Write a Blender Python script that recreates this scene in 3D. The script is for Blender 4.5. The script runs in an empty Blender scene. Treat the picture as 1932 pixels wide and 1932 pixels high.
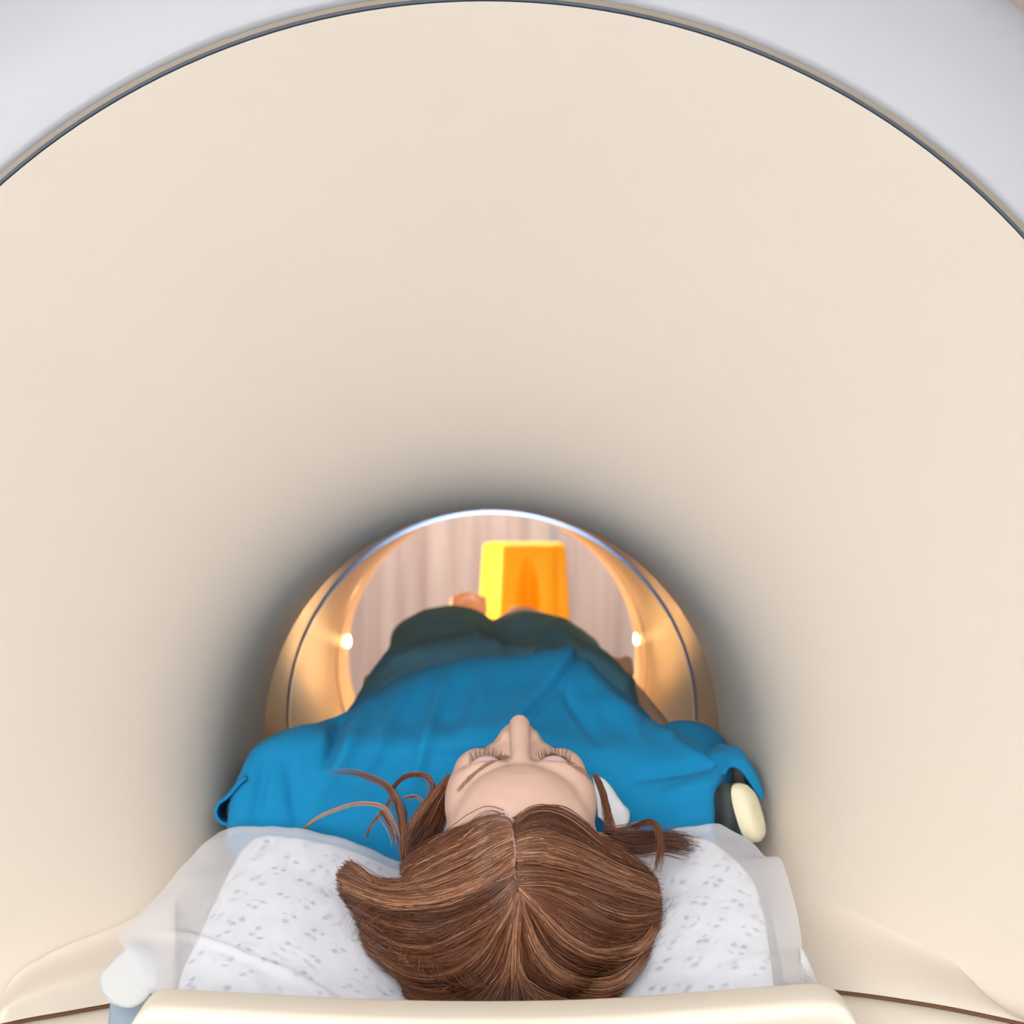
import bpy, bmesh, math, random
import numpy as np
from mathutils import Vector, noise

random.seed(7); RNG = np.random.default_rng(7)
SC = bpy.context.scene
COL = SC.collection
F = 2432.0                 # focal length in pixels of the 1932 frame
VX, VY = 928.0, 968.0      # where the bore axis direction vanishes
CZ = 1.2955                # camera height, bore axis is 1.0 m above the floor
AX = 1.0

def P(px, py, d):
    return ((px - VX) / F * d, d, CZ - (py - VY) / F * d)

# ------------------------------------------------------------------ materials
def lin(r, g, b):
    f = lambda c: c / 12.92 if c <= .04045 else ((c + .055) / 1.055) ** 2.4
    return (f(r / 255), f(g / 255), f(b / 255), 1)

def new_mat(name):
    m = bpy.data.materials.new(name); m.use_nodes = True
    nt = m.node_tree
    return m, nt, nt.nodes['Principled BSDF']

def mat(name, rgb, rough=.5, var=.04, scale=8, bump=0, bscale=200, spec=.5, sheen=0, sss=0, coat=0):
    m, nt, b = new_mat(name)
    c = lin(*rgb)
    tc = nt.nodes.new('ShaderNodeTexCoord')
    n = nt.nodes.new('ShaderNodeTexNoise'); n.inputs['Scale'].default_value = scale; n.inputs['Detail'].default_value = 4
    nt.links.new(tc.outputs['Object'], n.inputs['Vector'])
    r = nt.nodes.new('ShaderNodeValToRGB')
    r.color_ramp.elements[0].position = .3; r.color_ramp.elements[1].position = .7
    r.color_ramp.elements[0].color = tuple(x * (1 - var) for x in c[:3]) + (1,)
    r.color_ramp.elements[1].color = tuple(min(1, x * (1 + var)) for x in c[:3]) + (1,)
    nt.links.new(n.outputs['Fac'], r.inputs['Fac'])
    nt.links.new(r.outputs['Color'], b.inputs['Base Color'])
    b.inputs['Roughness'].default_value = rough
    b.inputs['Specular IOR Level'].default_value = spec
    b.inputs['Sheen Weight'].default_value = sheen
    b.inputs['Coat Weight'].default_value = coat
    if sss:
        b.inputs['Subsurface Weight'].default_value = sss
        b.inputs['Subsurface Radius'].default_value = (.012, .005, .003)
        b.inputs['Subsurface Scale'].default_value = .6
    if bump:
        n2 = nt.nodes.new('ShaderNodeTexNoise'); n2.inputs['Scale'].default_value = bscale
        nt.links.new(tc.outputs['Object'], n2.inputs['Vector'])
        bp = nt.nodes.new('ShaderNodeBump'); bp.inputs['Strength'].default_value = bump; bp.inputs['Distance'].default_value = .002
        nt.links.new(n2.outputs['Fac'], bp.inputs['Height']); nt.links.new(bp.outputs['Normal'], b.inputs['Normal'])
    return m

M = {}
M['beige'] = mat('beige_shell', (215, 203, 188), .55, .015, 3, .05, 400)
M['cover'] = mat('grey_white_cover', (182, 183, 188), .45, .015, 3, .05, 400)
M['bore'] = mat('bore_lining', (226, 208, 186), .33, .03, 5)
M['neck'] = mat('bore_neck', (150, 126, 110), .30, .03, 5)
M['blue_trim'] = mat('pale_blue_trim', (124, 146, 184), .18, .02); M['blue_trim'].node_tree.nodes['Principled BSDF'].inputs['Metallic'].default_value = .9
M['seam_dark'] = mat('dark_blue_gasket', (70, 80, 96), .6, .05)
M['seam_brown'] = mat('brown_gasket', (150, 138, 122), .6, .05)
M['groove'] = mat('brown_groove', (112, 76, 48), .7, .1)
M['bore_groove'] = mat('orange_brown_groove', (150, 96, 48), .5, .08)
M['rail'] = mat('cream_rail', (230, 220, 203), .38, .012, 4, .03, 500)
M['table'] = mat('cream_table', (232, 222, 204), .45, .015)
M['skin'] = mat('skin', (204, 169, 152), .45, .05, 30, .08, 900, .35, 0, .12)
M['lid'] = mat('mauve_lid', (206, 172, 172), .45, .04, 60, .06, 900, .4)
M['gown'] = mat('teal_gown', (15, 125, 174), .85, .05, 14, .25, 1400, .2, .03)
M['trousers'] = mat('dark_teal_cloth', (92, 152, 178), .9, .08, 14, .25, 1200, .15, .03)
M['white_cloth'] = mat('white_collar', (225, 228, 236), .85, .05, 40, .3, 700, .2)
M['orange'] = mat('orange_foam', (255, 184, 14), .55, .04, 12, .08, 300)
M['strap_grey'] = mat('blue_grey_strap', (140, 156, 170), .8, .1, 30, .2, 500)
M['roll_cream'] = mat('cream_roll_end', (226, 217, 186), .8, .08, 40, .3, 120)
M['wall'] = mat('white_wall', (176, 176, 176), .8, .02, 3, .05, 100)
M['ceiling'] = mat('ceiling_paint', (240, 240, 240), .85, .02, 3)
M['metal'] = mat('grey_metal', (170, 175, 180), .35, .03)
M['plinth'] = mat('grey_plinth', (120, 128, 138), .6, .04)
M['scalp'] = mat('scalp_skin', (158, 128, 120), .6, .08, 60)
M['lash'] = mat('dark_lash', (70, 50, 42), .6, .1)
M['brow'] = mat('brown_brow', (158, 120, 98), .7, .1)

def m_floor():
    m, nt, b = new_mat('vinyl_floor')
    n = nt.nodes.new('ShaderNodeTexNoise'); n.inputs['Scale'].default_value = 60
    r = nt.nodes.new('ShaderNodeValToRGB')
    r.color_ramp.elements[0].color = lin(120, 122, 126); r.color_ramp.elements[1].color = lin(146, 148, 152)
    nt.links.new(n.outputs['Fac'], r.inputs['Fac']); nt.links.new(r.outputs['Color'], b.inputs['Base Color'])
    b.inputs['Roughness'].default_value = .4
    return m
M['floor'] = m_floor()

def m_wood():
    m, nt, b = new_mat('wood_grain_panel')
    tc = nt.nodes.new('ShaderNodeTexCoord')
    mp = nt.nodes.new('ShaderNodeMapping'); mp.inputs['Scale'].default_value = (9, 1, .5)
    nt.links.new(tc.outputs['Object'], mp.inputs['Vector'])
    n = nt.nodes.new('ShaderNodeTexNoise'); n.inputs['Scale'].default_value = 2.2; n.inputs['Detail'].default_value = 6
    nt.links.new(mp.outputs['Vector'], n.inputs['Vector'])
    r = nt.nodes.new('ShaderNodeValToRGB')
    r.color_ramp.elements[0].position = .32; r.color_ramp.elements[1].position = .7
    r.color_ramp.elements[0].color = lin(186, 164, 156); r.color_ramp.elements[1].color = lin(224, 206, 198)
    nt.links.new(n.outputs['Fac'], r.inputs['Fac']); nt.links.new(r.outputs['Color'], b.inputs['Base Color'])
    b.inputs['Roughness'].default_value = .5
    return m
M['wood'] = m_wood()

def m_emit(name, col, s):
    m = bpy.data.materials.new(name); m.use_nodes = True
    nt = m.node_tree; nt.nodes.remove(nt.nodes['Principled BSDF'])
    e = nt.nodes.new('ShaderNodeEmission'); e.inputs['Color'].default_value = col; e.inputs['Strength'].default_value = s
    nt.links.new(e.outputs['Emission'], nt.nodes['Material Output'].inputs['Surface'])
    return m
M['panel'] = m_emit('lit_ceiling_diffuser', (1.0, .985, .965, 1), 8.0)
M['panel_back'] = m_emit('bright_back_diffuser', (1.0, .97, .94, 1), 13.0)
M['fill_light'] = m_emit('added_fill_emission', (1.0, .985, .97, 1), 15.0)  # emission of the added pane behind the viewer
M['bulb'] = m_emit('warm_bulb', (1.0, .55, .18, 1), 60.0)
M['bore_lamp'] = m_emit('lit_bore_lamp', (1.0, .62, .22, 1), 60.0)

def m_hair():
    m, nt, b = new_mat('brown_hair')
    a = nt.nodes.new('ShaderNodeAttribute'); a.attribute_name = 'tone'
    r = nt.nodes.new('ShaderNodeValToRGB')
    el = r.color_ramp.elements
    el[0].position = 0; el[0].color = lin(36, 21, 17)
    el[1].position = 1; el[1].color = lin(216, 166, 128)
    e = el.new(.35); e.color = lin(92, 54, 38)
    e = el.new(.65); e.color = lin(136, 86, 60)
    nt.links.new(a.outputs['Fac'], r.inputs['Fac']); nt.links.new(r.outputs['Color'], b.inputs['Base Color'])
    b.inputs['Roughness'].default_value = .32
    b.inputs['Specular IOR Level'].default_value = .5
    return m
M['hair'] = m_hair()

def m_scalp():
    m, nt, b = new_mat('hair_under_layer')
    b.inputs['Base Color'].default_value = lin(66, 42, 30); b.inputs['Roughness'].default_value = .6
    return m
M['hair_under'] = m_scalp()

def m_pillow():
    # white cushion fabric with small printed groups of grey-blue dots
    m, nt, b = new_mat('dotted_pillow_fabric')
    tc = nt.nodes.new('ShaderNodeTexCoord')
    mp = nt.nodes.new('ShaderNodeMapping'); mp.inputs['Scale'].default_value = (34, 34, 0)
    mp.inputs['Rotation'].default_value = (0, 0, .5)
    nt.links.new(tc.outputs['Object'], mp.inputs['Vector'])
    v = nt.nodes.new('ShaderNodeTexVoronoi'); v.inputs['Scale'].default_value = 1; v.inputs['Randomness'].default_value = .25; v.voronoi_dimensions = '2D'
    nt.links.new(mp.outputs['Vector'], v.inputs['Vector'])
    v2 = nt.nodes.new('ShaderNodeTexVoronoi'); v2.inputs['Scale'].default_value = 2.7; v2.inputs['Randomness'].default_value = .5; v2.voronoi_dimensions = '2D'
    nt.links.new(mp.outputs['Vector'], v2.inputs['Vector'])
    a = nt.nodes.new('ShaderNodeMath'); a.operation = 'LESS_THAN'; a.inputs[1].default_value = .33
    nt.links.new(v.outputs['Distance'], a.inputs[0])
    c = nt.nodes.new('ShaderNodeMapRange'); c.inputs['From Min'].default_value = .20; c.inputs['From Max'].default_value = .36
    c.inputs['To Min'].default_value = 1; c.inputs['To Max'].default_value = 0
    nt.links.new(v2.outputs['Distance'], c.inputs['Value'])
    mu = nt.nodes.new('ShaderNodeMath'); mu.operation = 'MULTIPLY'
    nt.links.new(a.outputs[0], mu.inputs[0]); nt.links.new(c.outputs[0], mu.inputs[1])
    mx = nt.nodes.new('ShaderNodeMix'); mx.data_type = 'RGBA'
    mx.inputs[6].default_value = lin(244, 246, 250); mx.inputs[7].default_value = lin(142, 152, 186)
    nt.links.new(mu.outputs[0], mx.inputs[0])
    nt.links.new(mx.outputs[2], b.inputs['Base Color'])
    b.inputs['Roughness'].default_value = .85
    bp = nt.nodes.new('ShaderNodeBump'); bp.inputs['Strength'].default_value = .15; bp.inputs['Distance'].default_value = .002; bp.invert = True
    nt.links.new(mu.outputs[0], bp.inputs['Height']); nt.links.new(bp.outputs['Normal'], b.inputs['Normal'])
    return m
M['pillow'] = m_pillow()

def m_paper():
    # thin see-through non-woven sheet
    m, nt, b = new_mat('see_through_paper')
    b.inputs['Base Color'].default_value = lin(240, 242, 249); b.inputs['Roughness'].default_value = .6
    tl = nt.nodes.new('ShaderNodeBsdfTranslucent'); tl.inputs['Color'].default_value = lin(242, 244, 250)
    tr = nt.nodes.new('ShaderNodeBsdfTransparent')
    tc = nt.nodes.new('ShaderNodeTexCoord')
    n = nt.nodes.new('ShaderNodeTexNoise'); n.inputs['Scale'].default_value = 500
    nt.links.new(tc.outputs['Object'], n.inputs['Vector'])
    bp = nt.nodes.new('ShaderNodeBump'); bp.inputs['Strength'].default_value = .12; bp.inputs['Distance'].default_value = .001
    nt.links.new(n.outputs['Fac'], bp.inputs['Height']); nt.links.new(bp.outputs['Normal'], b.inputs['Normal'])
    m1 = nt.nodes.new('ShaderNodeMixShader'); m1.inputs[0].default_value = .3
    nt.links.new(b.outputs[0], m1.inputs[1]); nt.links.new(tl.outputs[0], m1.inputs[2])
    m2 = nt.nodes.new('ShaderNodeMixShader'); m2.inputs[0].default_value = .42
    nt.links.new(m1.outputs[0], m2.inputs[1]); nt.links.new(tr.outputs[0], m2.inputs[2])
    nt.links.new(m2.outputs[0], nt.nodes['Material Output'].inputs['Surface'])
    return m
M['paper'] = m_paper()

def m_ribbed():
    m, nt, b = new_mat('white_ribbed_webbing')
    tc = nt.nodes.new('ShaderNodeTexCoord')
    w = nt.nodes.new('ShaderNodeTexWave'); w.inputs['Scale'].default_value = 130; w.bands_direction = 'DIAGONAL'
    nt.links.new(tc.outputs['Object'], w.inputs['Vector'])
    b.inputs['Base Color'].default_value = lin(198, 198, 196); b.inputs['Roughness'].default_value = .8
    bp = nt.nodes.new('ShaderNodeBump'); bp.inputs['Strength'].default_value = .3; bp.inputs['Distance'].default_value = .001
    nt.links.new(w.outputs['Fac'], bp.inputs['Height']); nt.links.new(bp.outputs['Normal'], b.inputs['Normal'])
    return m
M['ribbed'] = m_ribbed()

def m_roll():
    m, nt, b = new_mat('striped_roll_side')
    tc = nt.nodes.new('ShaderNodeTexCoord')
    sx = nt.nodes.new('ShaderNodeSeparateXYZ'); nt.links.new(tc.outputs['Object'], sx.inputs[0])
    r = nt.nodes.new('ShaderNodeValToRGB')
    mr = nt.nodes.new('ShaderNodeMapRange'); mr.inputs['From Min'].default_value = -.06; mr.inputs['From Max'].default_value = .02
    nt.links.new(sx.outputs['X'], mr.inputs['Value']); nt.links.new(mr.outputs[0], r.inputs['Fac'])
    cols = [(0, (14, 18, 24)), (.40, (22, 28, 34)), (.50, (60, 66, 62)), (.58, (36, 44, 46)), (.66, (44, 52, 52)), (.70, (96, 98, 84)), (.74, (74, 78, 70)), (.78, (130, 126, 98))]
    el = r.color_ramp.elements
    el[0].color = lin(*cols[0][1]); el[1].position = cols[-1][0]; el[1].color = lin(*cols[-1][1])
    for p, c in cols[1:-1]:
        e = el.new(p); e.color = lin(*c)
    nt.links.new(r.outputs['Color'], b.inputs['Base Color']); b.inputs['Roughness'].default_value = .8
    return m
M['roll_side'] = m_roll()

# ------------------------------------------------------------------ object helpers
def obj(name, verts, faces, m, parent=None, smooth=True, loc=None):
    me = bpy.data.meshes.new(name)
    verts = np.asarray(verts, float).reshape(-1, 3)
    o = bpy.data.objects.new(name, me)
    if loc is not None:
        verts = verts - np.array(loc)
    me.from_pydata(verts.tolist(), [], [list(map(int, f)) for f in faces])
    me.materials.append(m)
    if smooth:
        me.polygons.foreach_set('use_smooth', [True] * len(me.polygons))
    me.validate(); me.update()
    bm = bmesh.new(); bm.from_mesh(me); bmesh.ops.recalc_face_normals(bm, faces=bm.faces); bm.to_mesh(me); bm.free()
    COL.objects.link(o)
    if loc is not None:
        o.location = loc
    if parent is not None:
        o.parent = parent
        o.location = Vector(loc or (0, 0, 0)) - Vector(parent.location)
    return o

def empty(name, loc, label, cat, group=None):
    o = bpy.data.objects.new(name, None); COL.objects.link(o); o.location = loc
    o.empty_display_size = .05
    tag(o, label, cat, group)
    return o

def tag(o, label, cat, group=None):
    o['label'] = label; o['category'] = cat
    if group: o['group'] = group

def grid_faces(R, C, closed=False):
    fs = []
    for i in range(R - 1):
        for j in range(C if closed else C - 1):
            k = (j + 1) % C
            fs.append((i * C + j, i * C + k, (i + 1) * C + k, (i + 1) * C + j))
    return fs

def catmull(pts, n):
    pts = np.asarray(pts, float)
    k = len(pts)
    t = np.linspace(0, k - 1, n)
    out = np.zeros((n, pts.shape[1]))
    for q, tt in enumerate(t):
        i = min(int(tt), k - 2); u = tt - i
        p0 = pts[max(i - 1, 0)]; p1 = pts[i]; p2 = pts[i + 1]; p3 = pts[min(i + 2, k - 1)]
        out[q] = .5 * (2 * p1 + (p2 - p0) * u + (2 * p0 - 5 * p1 + 4 * p2 - p3) * u * u + (3 * p1 - p0 - 3 * p2 + p3) * u ** 3)
    return out

def resample(pts, n):
    c = catmull(pts, 12 * len(pts))
    s = np.concatenate([[0], np.cumsum(np.linalg.norm(np.diff(c, axis=0), axis=1))])
    t = np.linspace(0, s[-1], n)
    return np.stack([np.interp(t, s, c[:, i]) for i in range(c.shape[1])], 1)

def revolve(name, prof, m, parent, seg=192, close=False, smooth=True):
    """prof: list of (d, R, centre_x, centre_z) turned about the bore axis."""
    vs = []
    for d, R, cx, cz in prof:
        for k in range(seg):
            a = 2 * math.pi * k / seg
            vs.append((cx + R * math.sin(a), d, cz + R * math.cos(a)))
    fs = grid_faces(len(prof), seg, True)
    if close:
        n = len(prof)
        for j in range(seg):
            k = (j + 1) % seg
            fs.append(((n - 1) * seg + j, (n - 1) * seg + k, k, j))
    return obj(name, vs, fs, m, parent, smooth=smooth)

def tube(name, path, rad, m, parent=None, seg=10, loc=None):
    path = np.asarray(path, float); n = len(path)
    rad = np.full(n, rad) if np.isscalar(rad) else np.asarray(rad)
    vs = []
    for i in range(n):
        t = path[min(i + 1, n - 1)] - path[max(i - 1, 0)]; t /= np.linalg.norm(t) + 1e-9
        a = np.cross(t, (0, 0, 1.0)); a = a if np.linalg.norm(a) > 1e-3 else np.cross(t, (1.0, 0, 0)); a /= np.linalg.norm(a)
        b = np.cross(t, a)
        for k in range(seg):
            w = 2 * math.pi * k / seg
            vs.append(path[i] + rad[i] * (math.cos(w) * a + math.sin(w) * b))
    fs = grid_faces(n, seg, True) + [list(range(seg)), list(range((n - 1) * seg, n * seg))]
    return obj(name, vs, fs, m, parent, loc=loc)

def rbox(name, lo, hi, r, m, parent=None, seg=4, loc=None):
    bm = bmesh.new(); bmesh.ops.create_cube(bm, size=1)
    lo = np.array(lo); hi = np.array(hi)
    for v in bm.verts:
        v.co = Vector([(lo[i] + hi[i]) / 2 + v.co[i] * (hi[i] - lo[i]) for i in range(3)])
    if r:
        bmesh.ops.bevel(bm, geom=list(bm.edges), offset=r, segments=seg, profile=.5, affect='EDGES')
    bm.verts.ensure_lookup_table(); bm.verts.index_update()
    vs = [tuple(v.co) for v in bm.verts]; fs = [[v.index for v in f.verts] for f in bm.faces]
    bm.free()
    return obj(name, vs, fs, m, parent, smooth=False, loc=loc)

def sphere_tpl(nu=16, nv=10):
    vs = [(0, 0, 1)]
    for i in range(1, nv):
        p = math.pi * i / nv
        for j in range(nu):
            a = 2 * math.pi * j / nu
            vs.append((math.sin(p) * math.cos(a), math.sin(p) * math.sin(a), math.cos(p)))
    vs.append((0, 0, -1))
    fs = []
    for j in range(nu):
        fs.append((0, 1 + j, 1 + (j + 1) % nu))
        for i in range(nv - 2):
            a = 1 + i * nu + j; b = 1 + i * nu + (j + 1) % nu
            fs.append((a, a + nu, b + nu, b))
        e = 1 + (nv - 2) * nu
        fs.append((e + j, len(vs) - 1, e + (j + 1) % nu))
    return np.array(vs), fs

# ------------------------------------------------------------------ the setting
def struct(name, lo, hi, m):
    o = rbox(name, lo, hi, 0, m); o['kind'] = 'structure'; return o
X0, X1, Y0, Y1, H = -2.7, 2.7, -4.6, 4.25, 2.75
struct('floor', (X0 - .1, Y0 - .1, -.1), (X1 + .1, Y1 + .1, 0), M['floor'])
struct('ceiling', (X0 - .1, Y0 - .1, H), (X1 + .1, Y1 + .1, H + .1), M['ceiling'])
struct('wall_left', (X0 - .1, Y0, 0), (X0, Y1, H), M['wall'])
struct('wall_right', (X1, Y0, 0), (X1 + .1, Y1, H), M['wall'])
struct('wall_front', (X0, Y0 - .1, 0), (X1, Y0, H), M['wall'])
struct('wall_back', (X0, Y1, 0), (X1, Y1 + .1, H), M['wood'])
struct('trim_1', (.19, Y1 - .012, 0), (.215, Y1, H), M['wall'])

def ceiling_light(x, y, w, l, label, m=None):
    t = empty('ceiling_light', (x, y, H), label, 'ceiling light', 'ceiling panel lights')
    h = .06
    vs = [];
    ow, ol, iw, il = w / 2 + .03, l / 2 + .03, w / 2, l / 2
    for z in (H - h, H - .001):
        for (a, b) in ((ow, ol), (iw, il)):
            vs += [(x - a, y - b, z), (x + a, y - b, z), (x + a, y + b, z), (x - a, y + b, z)]
    fs = []
    for j in range(4):
        k = (j + 1) % 4
        fs += [(j, k, 4 + k, 4 + j), (8 + j, 8 + k, 12 + k, 12 + j), (j, k, 8 + k, 8 + j), (4 + j, 4 + k, 12 + k, 12 + j)]
    obj('frame', vs, fs, M['metal'], t, smooth=False)
    rbox('diffuser', (x - iw, y - il, H - h + .012), (x + iw, y + il, H - h + .03), 0, m or M['panel'], t)
LIGHTS = [(-1.5, -2.6, 1.2, 1.2, 'lit square ceiling panel farthest behind the viewer on the left'),
          (1.5, -2.6, .6, 1.2, 'lit square ceiling panel farthest behind the viewer on the right'),
          (-1.5, -1.0, 1.3, 1.5, 'lit square ceiling panel just behind the viewer on the left'),
          (0.0, -1.8, 1.2, 1.2, 'lit square ceiling panel behind the viewer in the middle'),
          (1.5, -1.1, .45, 1.2, 'lit square ceiling panel just behind the viewer on the right'),
          (0, 3.55, 1.8, .8, 'lit long ceiling panel over the wood-grain back wall', M['panel_back'])]
for L in LIGHTS: ceiling_light(*L)

# unseen glowing pane added behind the viewer to light the flare from the front
wx0, wx1, wz0, wz1 = -1.75, .65, .95, 2.45
fill_pane = rbox('added_fill_pane_1', (wx0, Y0 + .001, wz0), (wx1, Y0 + .012, wz1), 0, M['fill_light']); fill_pane['kind'] = 'structure'
for nm, lo, hi in (('fill_pane_frame', (wx0 - .06, Y0 + .001, wz0 - .06), (wx1 + .06, Y0 + .04, wz0)), ('fill_pane_frame', (wx0 - .06, Y0 + .001, wz1), (wx1 + .06, Y0 + .04, wz1 + .06)),
                   ('fill_pane_frame', (wx0 - .06, Y0 + .001, wz0), (wx0, Y0 + .04, wz1)), ('fill_pane_frame', (wx1, Y0 + .001, wz0), (wx1 + .06, Y0 + .04, wz1)),
                   ('fill_pane_bar', ((wx0 + wx1) / 2 - .02, Y0 + .012, wz0), ((wx0 + wx1) / 2 + .02, Y0 + .04, wz1))):
    rbox(nm, lo, hi, .004, M['metal'], fill_pane)

# warm examination lamp behind the scanner, left of the orange block
lampx, lampy, lampz = -.62, 3.30, 1.16
lamp = empty('examination_lamp', (lampx, lampy, 0), 'warm lit examination lamp on a stand behind the scanner, left of the orange block', 'lamp')
tube('lamp_base', [(lampx, lampy, .001), (lampx, lampy, .03), (lampx, lampy, .04)], [.16, .16, .03], M['metal'], lamp, 32)
tube('lamp_pole', [(lampx, lampy, .03), (lampx, lampy, .6), (lampx, lampy, lampz - .02)], .012, M['metal'], lamp, 14)
lv = []
for q, rr in ((-.08, .02), (-.06, .045), (0, .075), (.03, .085)):
    for k in range(28): lv.append((lampx + q, lampy + rr * math.cos(2 * math.pi * k / 28), lampz + rr * math.sin(2 * math.pi * k / 28)))
obj('lamp_shade', lv, grid_faces(4, 28, True) + [list(range(28))], M['metal'], lamp)
v_, f_ = sphere_tpl(16, 10)
obj('bulb', v_ * .035 + np.array((lampx + .01, lampy, lampz)), f_, M['bulb'], lamp)
gl_ = bpy.data.lights.new('lamp_glow', 'SPOT'); gl_.color = (1, .60, .24); gl_.energy = 48; gl_.spot_size = math.radians(110); gl_.shadow_soft_size = .06
go = bpy.data.objects.new('lamp_glow', gl_); COL.objects.link(go); go.parent = lamp
go.location = (.06, 0, lampz); go.rotation_euler = Vector((.62, -.28, -.16)).to_track_quat('-Z', 'Y').to_euler()

# ------------------------------------------------------------------ scanner
RB = .30; DN = 1.70; DR = 1.15; RR = .65; OFF = .102; PW = .085
def sp(s): return PW * math.log(1 + math.exp((s - .62) / PW))   # long throat, then an even cone
def flare_d(phi): return DN - (DN - DR) * math.sin(phi)
def flare_R(d):
    if d >= DN: return RB
    s = (DN - d) / (DN - DR)
    return RB + (RR - RB) * (sp(s) - sp(0)) / (sp(1) - sp(0))
def flare_off(d): return 0 if d >= DN else OFF * (flare_R(d) - RB) / (RR - RB)
def flare_hit(px, py):
    prev = None
    for i in range(2000):
        d = DR + i * .0004
        x, _, z = P(px, py, d)
        g = math.hypot(x, z - AX - flare_off(d)) - flare_R(d)
        if prev is not None and prev < 0 <= g: return d
        prev = g
    return DR

scan = empty('scanner', (0, 1.9, 0), 'large round-bored beige and grey-white medical scanner around the lying patient', 'scanner')
prof = []
for i in range(80):
    q = i / 79
    d = DR + (DN - DR) * q; prof.append((d, flare_R(d), -.006 * (flare_off(d) / OFF), AX + flare_off(d)))
o = revolve('flared_bore_mouth', prof, M['beige'], scan); o['label'] = 'smooth beige flared funnel'
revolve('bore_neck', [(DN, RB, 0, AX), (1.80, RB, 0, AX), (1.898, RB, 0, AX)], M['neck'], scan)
revolve('bore_lining', [(1.90, RB + .002, 0, AX), (2.2, RB + .002, 0, AX), (2.50, RB + .002, 0, AX)], M['bore'], scan)['label'] = 'glossy tunnel lining'
revolve('bore_end_ring', [(2.515, RB + .002, 0, AX), (2.60, RB + .001, 0, AX), (2.70, RB, 0, AX), (2.80, .33, 0, AX), (2.95, .42, 0, AX)], M['bore'], scan)
revolve('bore_groove', [(2.498, RB + .003, 0, AX), (2.50, RB + .009, 0, AX), (2.515, RB + .009, 0, AX), (2.517, RB + .003, 0, AX)], M['bore_groove'], scan)
revolve('bore_rim_trim', [(1.896, RB + .001, 0, AX), (1.896, RB - .0015, 0, AX - .0045), (1.906, RB - .0015, 0, AX - .0045), (1.906, RB + .001, 0, AX)], M['blue_trim'], scan, close=True, smooth=False)['label'] = 'thin pale blue rim'
c = (-.006, AX + OFF)
cov = [(1.158, .6585), (1.151, .661), (1.149, .666), (1.148, .69), (1.149, .718), (1.153, .735), (1.162, .770), (1.180, .804), (1.21, .834), (1.25, .853), (1.40, .868), (2.60, .868), (2.80, .82), (2.93, .68), (2.95, .44)]
revolve('outer_cover', [(d, R) + c for d, R in cov], M['cover'], scan)['label'] = 'grey-white rounded front cover'
revolve('rim_gasket', [(d, R) + c for d, R in ((1.152, .650), (1.149, .651), (1.149, .6535), (1.156, .654), (1.162, .652))], M['seam_dark'], scan, close=True, smooth=False)['label'] = 'dark blue-grey seam'
revolve('rim_strip', [(d, R) + c for d, R in ((1.156, .654), (1.151, .6545), (1.1515, .659), (1.160, .660), (1.165, .656))], M['seam_brown'], scan, close=True, smooth=False)['label'] = 'brown-grey seam strip'
rbox('plinth', (-.62, 1.45, 0), (.62, 2.75, .34), .03, M['plinth'], scan)

# bore lamps on the far rim
def bore_lamp(px, py, side):
    p = np.array(P(px, py, 2.66))
    v, f = sphere_tpl(14, 8)
    obj('bore_lamp', v * np.array((.005, .006, .012)) + p, f, M['bore_lamp'], scan)
    L = bpy.data.lights.new('bore_lamp_glow', 'POINT'); L.color = (1, .52, .18); L.energy = 1.3; L.shadow_soft_size = .05
    lo = bpy.data.objects.new('bore_lamp_glow', L); COL.objects.link(lo); lo.parent = scan
    q = p + np.array((-side * .13, -.08, -.05)); lo.location = Vector(q) - scan.location
bore_lamp(657, 1210, -1); bore_lamp(1201, 1205, 1)

# guide fairings beside the table and their groove, docking cover below it
def patch(name, top, bot, m, bulge, nb=14, n=40, thick=.012, below=False):
    T = resample(top, n); B = resample(bot, n)
    vs = []
    for i in range(nb):
        t = i / (nb - 1)
        for j in range(n):
            px, py = T[j] * (1 - t) + B[j] * t
            d = flare_hit(px, py)
            vs.append(P(px, py, d - bulge(t, j / (n - 1))))
    o = obj(name, vs, grid_faces(nb, n), m, scan)
    return o
sm = lambda t: t * t * (3 - 2 * t)
gl = [(-60, 1946), (12, 1929), (60, 1919), (118, 1909), (208, 1893), (330, 1872)]
gr = [(1480, 1853), (1575, 1867), (1673, 1880), (1796, 1900), (1932, 1929), (2010, 1950)]
tl = [(-30, 1925), (4, 1880), (24, 1846), (51, 1823), (118, 1787), (197, 1756), (236, 1740), (330, 1690)]
trr = [(1440, 1630), (1509, 1662), (1570, 1695), (1673, 1744), (1780, 1798), (1816, 1830), (1845, 1871), (1900, 1922)]
def bulge(end, q=1.6):
    def f(t, u):
        e = sm(min(1, abs(u - end) / .18))
        return .001 + .045 * sm(min(1, t * q)) * (e + (1 - e) * t ** 3)
    return f
patch('side_fairing', tl, gl, M['beige'], bulge(0))['label'] = 'left raised fairing'
patch('side_fairing', trr, gr, M['beige'], bulge(1, 1.0))['label'] = 'right raised fairing'
for g in (gl, gr):
    pts = resample(g, 50)
    tube('groove', [P(px, py + 2, flare_hit(px, py) - .040) for px, py in pts], .0028, M['groove'], scan)
    low = [(px + (px - VX) * .03, py + 260) for px, py in g]
    T = resample(g, 40); B = resample(low, 40); vs = []
    for i in range(14):
        t = i / 13
        for j in range(40):
            px, py = T[j] * (1 - t) + B[j] * t
            d0 = flare_hit(*T[j]) - .036
            d = d0 * (1 - .05 * t) - .012 * math.sin(min(1, t * 8) * math.pi / 2)
            vs.append(P(px, T[j][1] + 4 + (py - T[j][1]) , d))
    obj('docking_cover', vs, grid_faces(14, 40), M['beige'], scan)

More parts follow.
